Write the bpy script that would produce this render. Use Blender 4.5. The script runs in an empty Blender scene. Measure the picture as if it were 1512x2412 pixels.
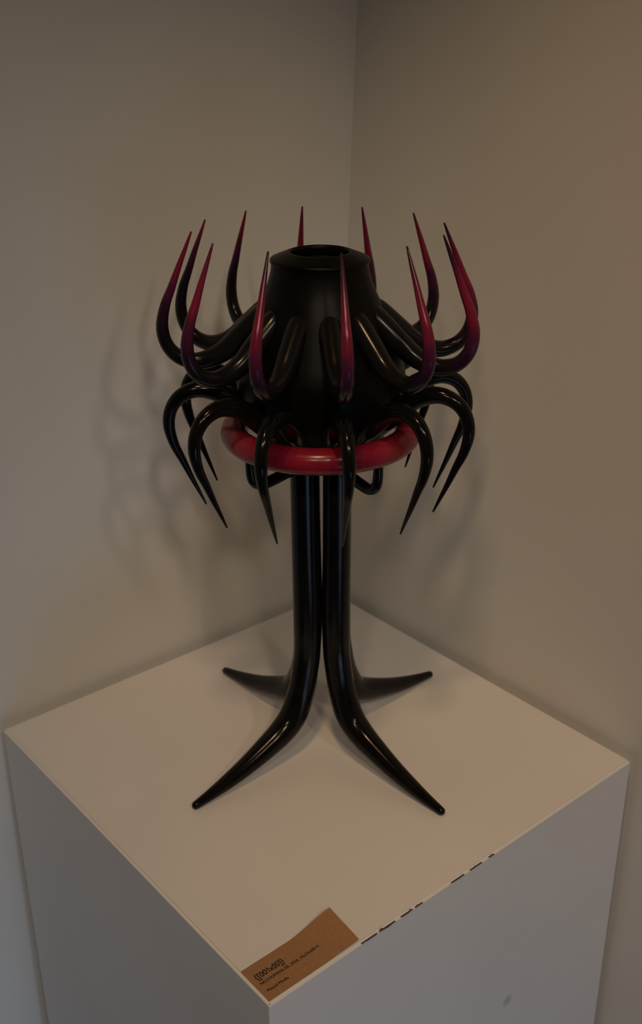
import bpy, bmesh, math, random
from mathutils import Vector, Matrix
random.seed(7)
C = bpy.context.scene.collection
H = 0.95                                   # height of the plinth; its near corner stands at x = y = 0

# ------------------------------------------------------------------ camera
sc = bpy.context.scene
YAW, PITCH, ROLL, FPX = math.radians(50.125), math.radians(24.783), math.radians(-0.3874), 2569.5
fw = Vector((math.cos(YAW)*math.cos(PITCH), math.sin(YAW)*math.cos(PITCH), -math.sin(PITCH)))
rt = Vector((math.sin(YAW), -math.cos(YAW), 0)); up = rt.cross(fw)
rt, up = math.cos(ROLL)*rt + math.sin(ROLL)*up, math.cos(ROLL)*up - math.sin(ROLL)*rt
cd = bpy.data.cameras.new('camera'); cam = bpy.data.objects.new('camera', cd); C.objects.link(cam)
cam.matrix_world = Matrix(((rt.x, up.x, -fw.x, -0.38435), (rt.y, up.y, -fw.y, -0.53161),
                           (rt.z, up.z, -fw.z, 0.75364 + H), (0, 0, 0, 1)))
cd.sensor_fit = 'VERTICAL'; cd.sensor_height = 22.3; cd.lens = FPX*22.3/2412
cd.clip_start = 0.02
cd.dof.use_dof = True; cd.dof.focus_distance = 0.97; cd.dof.aperture_fstop = 4.5
sc.camera = cam

# ------------------------------------------------------------------ light
sc.view_settings.view_transform = 'Standard'; sc.view_settings.look = 'None'
sc.view_settings.gamma = 1; sc.view_settings.use_curve_mapping = False
sc.view_settings.exposure = 0
w = bpy.data.worlds.new('room_ambience'); sc.world = w; w.use_nodes = True
w.node_tree.nodes['Background'].inputs[0].default_value = (1.0, 0.86, 0.68, 1)
w.node_tree.nodes['Background'].inputs[1].default_value = 0.012

def lamp(name, kind, loc, target, power, color, size, size_y=None):
    l = bpy.data.lights.new(name, kind); l.energy = power; l.color = color
    if kind == 'AREA':
        l.size = size
        if size_y: l.shape = 'RECTANGLE'; l.size_y = size_y
    else: l.shadow_soft_size = size
    o = bpy.data.objects.new(name, l); C.objects.link(o); o.location = loc
    o.rotation_euler = (Vector(target)-Vector(loc)).to_track_quat('-Z', 'Y').to_euler()
    return o
# a warm spot behind and above the camera, two more added to dilute its shadow, a warmer downlight, cool daylight from a low window
def spot(loc, target, power, color, angle, size):
    l = lamp('warm_spot', 'SPOT', loc, target, power, color, size); l.data.spot_size = math.radians(angle); l.data.spot_blend = 1.0
WARM = (1.0, 0.82, 0.64)
spot((-0.75, -1.60, H+1.85), (0.20, 0.35, H-0.05), 29, WARM, 43, 0.09)
spot((-1.25, -1.15, H+1.85), (0.20, 0.35, H-0.05), 18, WARM, 43, 0.09)  # added spot, dilutes the shadow of the first one
spot((-0.20, -1.90, H+1.85), (0.20, 0.35, H-0.05), 18, WARM, 43, 0.09)  # second added spot, also only there to weaken that shadow
spot((-0.35, -0.35, H+1.90), (0.50, 0.10, H), 27, (1.0, 0.62, 0.31), 45, 0.08)
wl = lamp('window_daylight', 'AREA', (-0.40, -1.70, 0.30), (-0.35, 0.50, 0.42), 1.12, (0.40, 0.68, 1.06), 1.2, 0.5)
wl.data.spread = math.radians(70)

# ------------------------------------------------------------------ materials
def mat(name, col, rough=0.6, coat=0.0, coat_rough=0.1, spec=0.5):
    m = bpy.data.materials.new(name); m.use_nodes = True
    b = m.node_tree.nodes['Principled BSDF']
    b.inputs['Base Color'].default_value = (*col, 1); b.inputs['Roughness'].default_value = rough
    b.inputs['Coat Weight'].default_value = coat; b.inputs['Coat Roughness'].default_value = coat_rough
    b.inputs['Specular IOR Level'].default_value = spec
    return m, m.node_tree, b
def node(nt, t, **kw):
    n = nt.nodes.new(t)
    for k, v in kw.items(): setattr(n, k, v)
    return n
def noise(nt, scale, detail=3, coord='Object'):
    tc = node(nt, 'ShaderNodeTexCoord'); n = node(nt, 'ShaderNodeTexNoise')
    n.inputs['Scale'].default_value = scale; n.inputs['Detail'].default_value = detail
    nt.links.new(tc.outputs[coord], n.inputs['Vector']); return n, tc
def ramp(nt, src, stops):
    r = node(nt, 'ShaderNodeValToRGB'); e = r.color_ramp.elements
    while len(e) < len(stops): e.new(0.5)
    for i, (p, c) in enumerate(stops): e[i].position = p; e[i].color = (*c, 1)
    nt.links.new(src, r.inputs[0]); return r
def bump(nt, b, src, strength, dist):
    n = node(nt, 'ShaderNodeBump'); n.inputs['Strength'].default_value = strength; n.inputs['Distance'].default_value = dist
    nt.links.new(src, n.inputs['Height']); nt.links.new(n.outputs[0], b.inputs['Normal'])

def paint(name, a, c, scale, rough, spot=None):
    m, nt, b = mat(name, a, rough)
    n, tc = noise(nt, scale); r = ramp(nt, n.outputs[0], [(0.3, a), (0.7, c)])
    col = r.outputs[0]
    if spot:                                   # an old filler spot, a smudge of its own
        (sx, sy, sz), rad, sc_ = spot
        d = node(nt, 'ShaderNodeVectorMath', operation='DISTANCE'); d.inputs[1].default_value = (sx, sy, sz)
        nt.links.new(tc.outputs['Object'], d.inputs[0])
        mr = node(nt, 'ShaderNodeMapRange'); mr.inputs[1].default_value = rad*0.5; mr.inputs[2].default_value = rad
        mr.inputs[3].default_value = 0.75; mr.inputs[4].default_value = 0.0
        nt.links.new(d.outputs['Value'], mr.inputs[0])
        mx = node(nt, 'ShaderNodeMix', data_type='RGBA'); mx.inputs[7].default_value = (*sc_, 1)
        nt.links.new(mr.outputs[0], mx.inputs[0]); nt.links.new(col, mx.inputs[6]); col = mx.outputs[2]
    nt.links.new(col, b.inputs['Base Color'])
    f, _ = noise(nt, 420, 2); bump(nt, b, f.outputs[0], 0.12, 0.0006)
    return m
M_wall = paint('wall_paint', (0.70, 0.69, 0.655), (0.74, 0.73, 0.69), 3.0, 0.75)
M_plinth = paint('plinth_paint', (0.80, 0.775, 0.755), (0.84, 0.815, 0.79), 6.0, 0.55)
M_plinth_spot = paint('plinth_paint_spotted', (0.80, 0.775, 0.755), (0.84, 0.815, 0.79), 6.0, 0.55,
                      ((0.3195, 0.0, H-0.2324), 0.009, (0.50, 0.50, 0.52)))
M_floor = paint('floor_concrete', (0.26, 0.25, 0.24), (0.34, 0.33, 0.31), 5.0, 0.6)
M_ceil = paint('ceiling_paint', (0.76, 0.75, 0.72), (0.79, 0.78, 0.75), 3.0, 0.8)
M_chip, _, _ = mat('bare_board', (0.085, 0.064, 0.046), 0.9)

M_black, nt, b = mat('black_lacquer', (0.010, 0.009, 0.009), 0.14, 0.0, 0.1, 0.20)
n, _ = noise(nt, 60, 4); r = ramp(nt, n.outputs[0], [(0.3, (0.004, 0.0036, 0.0038)), (0.75, (0.009, 0.0078, 0.0078))])
nt.links.new(r.outputs[0], b.inputs['Base Color'])
n2, _ = noise(nt, 180, 3); bump(nt, b, n2.outputs[0], 0.08, 0.0006)

M_body, nt, b = mat('black_satin', (0.010, 0.0095, 0.0085), 0.36, 0.0, 0.1, 0.10)
n, _ = noise(nt, 60, 4); r = ramp(nt, n.outputs[0], [(0.3, (0.003, 0.0029, 0.0026)), (0.75, (0.006, 0.0056, 0.005))])
nt.links.new(r.outputs[0], b.inputs['Base Color'])

# painted spikes: black at the root, violet round the bend, crimson along the spike, dark at the very tip
M_spike, nt, b = mat('crimson_violet_spike', (0.1, 0.01, 0.03), 0.20, 0.0, 0.12, 0.26)
uv = node(nt, 'ShaderNodeUVMap'); sep = node(nt, 'ShaderNodeSeparateXYZ'); nt.links.new(uv.outputs[0], sep.inputs[0])
n, _ = noise(nt, 70, 4)
oi = node(nt, 'ShaderNodeObjectInfo'); oc = node(nt, 'ShaderNodeSeparateColor'); nt.links.new(oi.outputs['Color'], oc.inputs[0])
m1 = node(nt, 'ShaderNodeMath', operation='MULTIPLY_ADD'); m1.inputs[1].default_value = 0.14; nt.links.new(n.outputs[0], m1.inputs[0]); nt.links.new(sep.outputs[1], m1.inputs[2])
m2 = node(nt, 'ShaderNodeMath', operation='MULTIPLY_ADD'); m2.inputs[1].default_value = -1.0; nt.links.new(oc.outputs[0], m2.inputs[0]); nt.links.new(m1.outputs[0], m2.inputs[2])
r = ramp(nt, m2.outputs[0], [(0.46, (0.009, 0.008, 0.0085)), (0.56, (0.024, 0.009, 0.024)), (0.66, (0.075, 0.012, 0.040)),
                             (0.75, (0.205, 0.014, 0.040)), (0.86, (0.175, 0.013, 0.044)), (0.95, (0.085, 0.012, 0.040)), (1.0, (0.03, 0.009, 0.018))])
nt.links.new(r.outputs[0], b.inputs['Base Color'])

M_ring, nt, b = mat('crimson_gloss', (0.3, 0.012, 0.03), 0.22, 0.0, 0.08, 0.35)
n, _ = noise(nt, 26, 3); r = ramp(nt, n.outputs[0], [(0.30, (0.15, 0.009, 0.028)), (0.5, (0.25, 0.011, 0.030)), (0.72, (0.31, 0.017, 0.031))])
nt.links.new(r.outputs[0], b.inputs['Base Color'])

M_card, nt, b = mat('kraft_paper', (0.30, 0.15, 0.06), 0.85)
n, _ = noise(nt, 240, 5); r = ramp(nt, n.outputs[0], [(0.3, (0.35, 0.182, 0.080)), (0.7, (0.41, 0.215, 0.098))])
nt.links.new(r.outputs[0], b.inputs['Base Color'])
M_ink, _, _ = mat('black_ink', (0.010, 0.009, 0.010), 0.7)

# ------------------------------------------------------------------ helpers
def link(name, me, m, parent=None):
    o = bpy.data.objects.new(name, me); C.objects.link(o)
    if m and not me.materials: me.materials.append(m)
    if parent: o.parent = parent
    return o
def empty(name, loc, label, cat):
    o = bpy.data.objects.new(name, None); C.objects.link(o); o.location = loc; o.empty_display_size = 0.05
    o['label'] = label; o['category'] = cat; return o
def from_bm(name, bm, smooth=False):
    me = bpy.data.meshes.new(name); bmesh.ops.recalc_face_normals(bm, faces=bm.faces); bm.to_mesh(me); bm.free()
    if smooth: me.polygons.foreach_set('use_smooth', [True]*len(me.polygons))
    return me
def box_mesh(name, lo, hi, bevel=0.0, seg=2):
    bm = bmesh.new(); bmesh.ops.create_cube(bm, size=1)
    for v in bm.verts: v.co = Vector([lo[i] + (v.co[i]+0.5)*(hi[i]-lo[i]) for i in range(3)])
    if bevel: bmesh.ops.bevel(bm, geom=bm.edges[:], offset=bevel, segments=seg, affect='EDGES')
    return from_bm(name, bm)
def spline(pts, n):
    """Catmull-Rom through tuples of any length, n samples in all, even in arc length of the first two values"""
    P = [tuple(2*a-b for a, b in zip(pts[0], pts[1]))] + list(pts) + [tuple(2*a-b for a, b in zip(pts[-1], pts[-2]))]
    fine = []
    for i in range(1, len(P)-2):
        for k in range(24):
            t = k/24
            fine.append(tuple(0.5*(2*b + (c-a)*t + (2*a-5*b+4*c-d)*t*t + (3*b-a-3*c+d)*t**3) for a, b, c, d in zip(*P[i-1:i+3])))
    fine.append(tuple(pts[-1]))
    L = [0]
    for a, b in zip(fine, fine[1:]): L.append(L[-1] + math.hypot(a[0]-b[0], a[1]-b[1]))
    out, j = [], 0
    for i in range(n):
        s_ = L[-1]*i/(n-1)
        while j < len(L)-2 and L[j+1] < s_: j += 1
        t = (s_-L[j])/max(L[j+1]-L[j], 1e-9)
        out.append(tuple(a+(b-a)*min(t, 1) for a, b in zip(fine[j], fine[j+1])))
    return out
def tube(name, pts, n=48, seg=20, cap0=True, cap1=True):
    """round tapering tube along (r, z, radius) in the x-z plane, rounded ends, UV v runs along it"""
    S = spline(pts, n)
    rings = []
    for i, (x, z, rad) in enumerate(S):
        a, b_ = S[max(i-1, 0)], S[min(i+1, n-1)]
        t = Vector((b_[0]-a[0], 0, b_[1]-a[1])).normalized()
        rings.append((Vector((x, 0, z)), t, max(rad, 0.0003), i/(n-1)))
    def cap(ring, sgn):
        c, t, rad, v = ring
        return [(c + t*sgn*rad*math.sin(a), t, rad*math.cos(a), v) for a in (math.radians(30), math.radians(58), math.radians(80))]
    if cap0: rings = cap(rings[0], -1)[::-1] + rings
    if cap1: rings = rings + cap(rings[-1], 1)
    bm = bmesh.new(); uvl = bm.loops.layers.uv.new('UVMap'); V = []
    for c, t, rad, v in rings:
        nrm = Vector((-t.z, 0, t.x))
        V.append([bm.verts.new(c + rad*(math.cos(2*math.pi*k/seg)*nrm + math.sin(2*math.pi*k/seg)*Vector((0, 1, 0)))) for k in range(seg)])
    for i in range(len(V)-1):
        for k in range(seg):
            q = (k+1) % seg
            f = bm.faces.new((V[i][k], V[i][q], V[i+1][q], V[i+1][k]))
            for l, (ii, kk) in zip(f.loops, ((i, k), (i, k+1), (i+1, k+1), (i+1, k))): l[uvl].uv = (kk/seg, rings[ii][3])
    for ring, v in ((V[0], rings[0][3]), (V[-1], rings[-1][3])):
        f = bm.faces.new(ring)
        for l in f.loops: l[uvl].uv = (0, v)
    return from_bm(name, bm, True)
def lathe(name, prof, seg=96, closed=False):
    bm = bmesh.new(); V = []
    for r_, z in prof:
        V.append([bm.verts.new((r_*math.cos(2*math.pi*k/seg), r_*math.sin(2*math.pi*k/seg), z)) for k in range(seg)])
    for i in range(len(V)-1):
        for k in range(seg): bm.faces.new((V[i][k], V[i][(k+1) % seg], V[i+1][(k+1) % seg], V[i+1][k]))
    if closed:
        for k in range(seg): bm.faces.new((V[-1][k], V[-1][(k+1) % seg], V[0][(k+1) % seg], V[0][k]))
    else: bm.faces.new(V[0]); bm.faces.new(V[-1])
    return from_bm(name, bm, True)

# ------------------------------------------------------------------ the room
GAP = 0.0125; WX = 0.5 + GAP; WY = 0.502 + GAP; TOP = H+2.05; LX, LY = 0.012, -0.042
def wx(z): return WX + LX*(z-H)                     # both walls are a little out of plumb, as their corner shows
def wy(z): return WY + LY*(z-H)
def slab(name, quad, nrm, th, m):
    n_ = Vector(nrm).normalized()*th; bm = bmesh.new()
    a = [bm.verts.new(q) for q in quad]; b_ = [bm.verts.new(Vector(q)+n_) for q in quad]
    bm.faces.new(a); bm.faces.new(b_[::-1])
    for i in range(4): bm.faces.new((a[i], a[(i+1) % 4], b_[(i+1) % 4], b_[i]))
    o = link(name, from_bm(name, bm), m); o['kind'] = 'structure'; return o
slab('wall_left', [(-3.2, wy(0), 0), (wx(0)+0.1, wy(0), 0), (wx(TOP)+0.1, wy(TOP), TOP), (-3.2, wy(TOP), TOP)], (0, 1, 0), 0.12, M_wall)
slab('wall_right', [(wx(0), -3.8, 0), (wx(0), wy(0), 0), (wx(TOP), wy(TOP), TOP), (wx(TOP), -3.8, TOP)], (1, 0, 0), 0.12, M_wall)
slab('floor', [(-3.2, -3.8, 0), (0.8, -3.8, 0), (0.8, 0.72, 0), (-3.2, 0.72, 0)], (0, 0, -1), 0.1, M_floor)
slab('ceiling', [(-3.2, -3.8, TOP), (0.8, -3.8, TOP), (0.8, 0.72, TOP), (-3.2, 0.72, TOP)], (0, 0, 1), 0.1, M_ceil)

# ------------------------------------------------------------------ the plinth
pl = empty('plinth', (0, 0, 0), 'white painted square wooden plinth standing in the corner of the room', 'plinth')
PX, PY, T = 0.500, 0.502, 0.016
link('top_panel', box_mesh('top_panel', (0, 0, H-T), (PX, PY, H), 0.0015), M_plinth, pl)
link('side_panel', box_mesh('side_panel', (0.0004, 0.0004, 0), (T, PY-0.0004, H-T), 0.0008, 1), M_plinth, pl)
link('side_panel', box_mesh('side_panel', (PX-T, 0.0004, 0), (PX-0.0004, PY-0.0004, H-T), 0.0008, 1), M_plinth, pl)
link('side_panel', box_mesh('side_panel', (T, PY-T, 0), (PX-T, PY-0.0004, H-T), 0.0008, 1), M_plinth, pl)
link('side_panel', box_mesh('side_panel', (T, 0.0004, 0), (PX-T, T, H-T), 0.0008, 1), M_plinth_spot, pl)
# front skins: thin painted boards that hide the panel joints
link('facing_board', box_mesh('facing_board', (-0.0012, 0.0, 0), (0.0004, PY, H-0.0016), 0.0004, 1), M_plinth, pl)
link('facing_board', box_mesh('facing_board', (-0.0012, -0.0012, 0), (PX, 0.0004, H-0.0019), 0.0004, 1), M_plinth_spot, pl)
# worn, open bits of the joint along the front edge of the top
def chip(xa, xb, h0, h1):
    bm = bmesh.new(); N = 9; lo, hi = [], []
    for i in range(N):
        t = i/(N-1); x = xa+(xb-xa)*t; e = math.sin(math.pi*min(max(t, 0.02), 0.98))**1.1
        zt = H-0.00155 + random.uniform(-0.0002, 0.0001); zb = zt - (h0+(h1-h0)*t)*e*random.uniform(0.4, 1.3) - 0.00008
        lo.append((x, zb)); hi.append((x, zt))
    fr = [bm.verts.new((x, -0.0016, z)) for x, z in lo+hi[::-1]]; bk = [bm.verts.new((x, 0.001, z)) for x, z in lo+hi[::-1]]
    for i in range(N-1):
        bm.faces.new((fr[i], fr[i+1], fr[2*N-2-i], fr[2*N-1-i])); bm.faces.new((bk[i], bk[2*N-1-i], bk[2*N-2-i], bk[i+1]))
    for i in range(2*N): j = (i+1) % (2*N); bm.faces.new((fr[i], bk[i], bk[j], fr[j]))
    o = link('paint_chip', from_bm('paint_chip', bm), M_chip, pl)
    o['label'] = 'dark chipped joint'
for a in ((0.1025, 0.1215, 0.0001, 0.0006), (0.1240, 0.1440, 0.0009, 0.0008), (0.1510, 0.1660, 0.0008, 0.0003),
          (0.1690, 0.1790, 0.0002, 0.0001), (0.2170, 0.2350, 0.0003, 0.0005), (0.2430, 0.2600, 0.0002, 0.0001), (0.2700, 0.2780, 0.0001, 0.0001)): chip(*a)

# ------------------------------------------------------------------ the sculpture
AX, AY, AZ0 = 0.2702, 0.2510, math.radians(-129.906)   # its axis, and the azimuth of the side that faces the viewer
sp = empty('sculpture', (AX, AY, H), 'black glossy sculpture with crimson-tipped spikes, a red ring and four clawed legs on the plinth', 'sculpture')
def turn(o, deg): o.rotation_euler = (0, 0, AZ0 + math.radians(deg)); return o
ZM = 0.436                                              # the body mirrors about this height
half = [(0.0570, 0.503), (0.0625, 0.489), (0.0690, 0.472), (0.0755, 0.456), (0.0800, 0.445), (0.0820, ZM)]
outer = [(0.0458, 0.5365), (0.0464, 0.531), (0.0497, 0.5195), (0.0536, 0.510)] + half
prof = [(0.0005, 0.475), (0.0270, 0.475), (0.0275, 0.540), (0.0462, 0.540), (0.0458, 0.5385)] + outer
prof += [(0.0825, 0.427), (0.0805, 0.413), (0.0750, 0.401), (0.0675, 0.390), (0.0635, 0.376), (0.0620, 0.358), (0.0590, 0.353), (0.0005, 0.353)]
link('body', lathe('body', prof), M_body, sp)
link('rim', lathe('rim', [(0.0272, 0.5400), (0.0272, 0.5480), (0.0280, 0.5492), (0.0296, 0.5495), (0.0320, 0.5487), (0.0440, 0.5440),
                          (0.0464, 0.5428), (0.0470, 0.5414), (0.0466, 0.5396), (0.0440, 0.5390)], 96, True), M_body, sp)
arm = [(0.0475, 0.4955, 0.0095), (0.0535, 0.4925, 0.0108), (0.0620, 0.4850, 0.0112), (0.0790, 0.4700, 0.0106), (0.0920, 0.4590, 0.0098), (0.1060, 0.4522, 0.0088),
       (0.1220, 0.4500, 0.0079), (0.1370, 0.4560, 0.0070), (0.1465, 0.4685, 0.0063), (0.1494, 0.4850, 0.0058), (0.1456, 0.5040, 0.0048),
       (0.1385, 0.5210, 0.0038), (0.1310, 0.5395, 0.0028), (0.1235, 0.5570, 0.0018), (0.1178, 0.5705, 0.0009)]
low = [(r_, 2*ZM-z, rad) for r_, z, rad in arm]
PAINT = (0.02, 0.03, 0.0, 0.05, 0.12, 0.12, 0.14, 0.25, 0.29, 0.17, 0.09, 0.03)
me_up, me_lo = tube('rising_tentacle', arm, 60), tube('drooping_tentacle', low, 60)
for k in range(12):
    t = turn(link('rising_tentacle', me_up, M_spike, sp), 8.6+30*k); t['label'] = 'tentacle curling up into a violet and crimson spike'
    t.color = (PAINT[k], 0, 0, 1)                       # how far along the spike the crimson paint starts
for k in range(12):
    turn(link('drooping_tentacle', me_lo, M_black, sp), 9.3+30*k)['label'] = 'black tentacle bending down into a claw'
# the ring and the three hooked brackets that carry it
bm = bmesh.new(); NR, NS, RR, RT, RZ = 96, 20, 0.0868, 0.0129, 0.3735; V = []
for i in range(NR):
    a = 2*math.pi*i/NR
    V.append([bm.verts.new(((RR+RT*math.cos(t))*math.cos(a), (RR+RT*math.cos(t))*math.sin(a), RZ+RT*math.sin(t))) for t in [2*math.pi*k/NS for k in range(NS)]])
for i in range(NR):
    for k in range(NS): bm.faces.new((V[i][k], V[(i+1) % NR][k], V[(i+1) % NR][(k+1) % NS], V[i][(k+1) % NS]))
link('ring', from_bm('ring', bm, True), M_ring, sp)['label'] = 'glossy crimson ring'
me_br = tube('bracket', [(0.018, 0.3385, 0.0058), (0.040, 0.3365, 0.0058), (0.058, 0.3325, 0.0058), (0.070, 0.3310, 0.0057), (0.0785, 0.3350, 0.0054), (0.0820, 0.3440, 0.0050), (0.0830, 0.3620, 0.0045)], 32, 14)
for d in (-56, 41, 174): turn(link('bracket', me_br, M_black, sp), d)
leg = [(0.0232, 0.3500, 0.0138), (0.0232, 0.3280, 0.0141), (0.0228, 0.2600, 0.0143), (0.0217, 0.1850, 0.0149), (0.0222, 0.1300, 0.0147), (0.0258, 0.1040, 0.0147), (0.0320, 0.0770, 0.0150),
       (0.0445, 0.0510, 0.0152), (0.0620, 0.0375, 0.0142), (0.0870, 0.0270, 0.0122), (0.1120, 0.0185, 0.0101), (0.1370, 0.0120, 0.0081), (0.1590, 0.0077, 0.0060), (0.1790, 0.0046, 0.0043)]
me_leg = tube('leg', leg, 64, 24)
for k in range(4): turn(link('leg', me_leg, M_black, sp), 42.4+90*k)

# ------------------------------------------------------------------ the caption card
def lift(x, y):
    t = min(max((x-0.050)/0.056, 0), 1); t = t*t*(3-2*t)
    return 0.0002 + t*(0.0022 + 0.0075*(y/0.043))
cp = empty('caption_card', (0.0012, 0.0016, H), 'brown kraft paper caption card with black lettering lying on the front corner of the plinth', 'card')
NX, NY, TH = 36, 10, 0.0003
bm = bmesh.new(); top, bot = [], []
for i in range(NX+1):
    for (L_, dz) in ((top, TH), (bot, 0)):
        L_.append([bm.verts.new((0.1005*i/NX, 0.0405*j/NY, lift(0.1005*i/NX, 0.0405*j/NY)+dz)) for j in range(NY+1)])
for i in range(NX):
    for j in range(NY):
        bm.faces.new((top[i][j], top[i+1][j], top[i+1][j+1], top[i][j+1])); bm.faces.new((bot[i][j], bot[i][j+1], bot[i+1][j+1], bot[i+1][j]))
for i in range(NX):
    for j in (0, NY): bm.faces.new((top[i][j], bot[i][j], bot[i+1][j], top[i+1][j]))
for j in range(NY):
    for i in (0, NX): bm.faces.new((top[i][j], top[i][j+1], bot[i][j+1], bot[i][j]))
link('paper', from_bm('paper', bm, False), M_card, cp)
def text(s_, x, y, width, height, bold):
    cu = bpy.data.curves.new('lettering', 'FONT'); cu.body = s_; cu.size = 1; cu.offset = bold; cu.resolution_u = 3
    o = bpy.data.objects.new('lettering', cu); C.objects.link(o)
    dg = bpy.context.evaluated_depsgraph_get(); me = bpy.data.meshes.new_from_object(o.evaluated_get(dg))
    bpy.data.objects.remove(o)
    if not bold:                                        # a second pass of ink thickens the small print a little
        bm = bmesh.new(); bm.from_mesh(me); d = bmesh.ops.duplicate(bm, geom=bm.verts[:]+bm.edges[:]+bm.faces[:])['geom']
        for v in d:
            if isinstance(v, bmesh.types.BMVert): v.co.x += 0.05; v.co.z += 0.01
        bm.to_mesh(me); bm.free()
    xs = [v.co.x for v in me.vertices]; cap = 0.69
    for v in me.vertices:
        px = x + (v.co.x-min(xs))/(max(xs)-min(xs))*width; py = y + v.co.y*height/cap
        v.co = (px, py, lift(px, py)+TH+0.00012+v.co.z*0.002)
    me.materials.clear(); t = link('lettering', me, M_ink, cp); t['label'] = 'printed black lettering'
text('{[00', 0.0050, 0.0238, 0.0126, 0.0058, 0.020)
text('x00]}', 0.0204, 0.0238, 0.0151, 0.0058, 0.020)
one = [(0.0, 0.0), (0.0, 0.0045), (-0.0011, 0.0041), (-0.0011, 0.0048), (0.0003, 0.0058), (0.0009, 0.0058), (0.0009, 0.0)]   # the flagged figure one between them
bm = bmesh.new(); bm.faces.new([bm.verts.new((0.0190+x, 0.0238+y, lift(0.0190, 0.0238)+TH+0.00012)) for x, y in one])
link('lettering', from_bm('lettering', bm), M_ink, cp)['label'] = 'printed black lettering'
text('NEOHUMANLAB, 2024, 24x24x60cm', 0.0050, 0.0172, 0.0640, 0.0031, 0.0)
text('Mixed Media', 0.0052, 0.0080, 0.0228, 0.0031, 0.0)
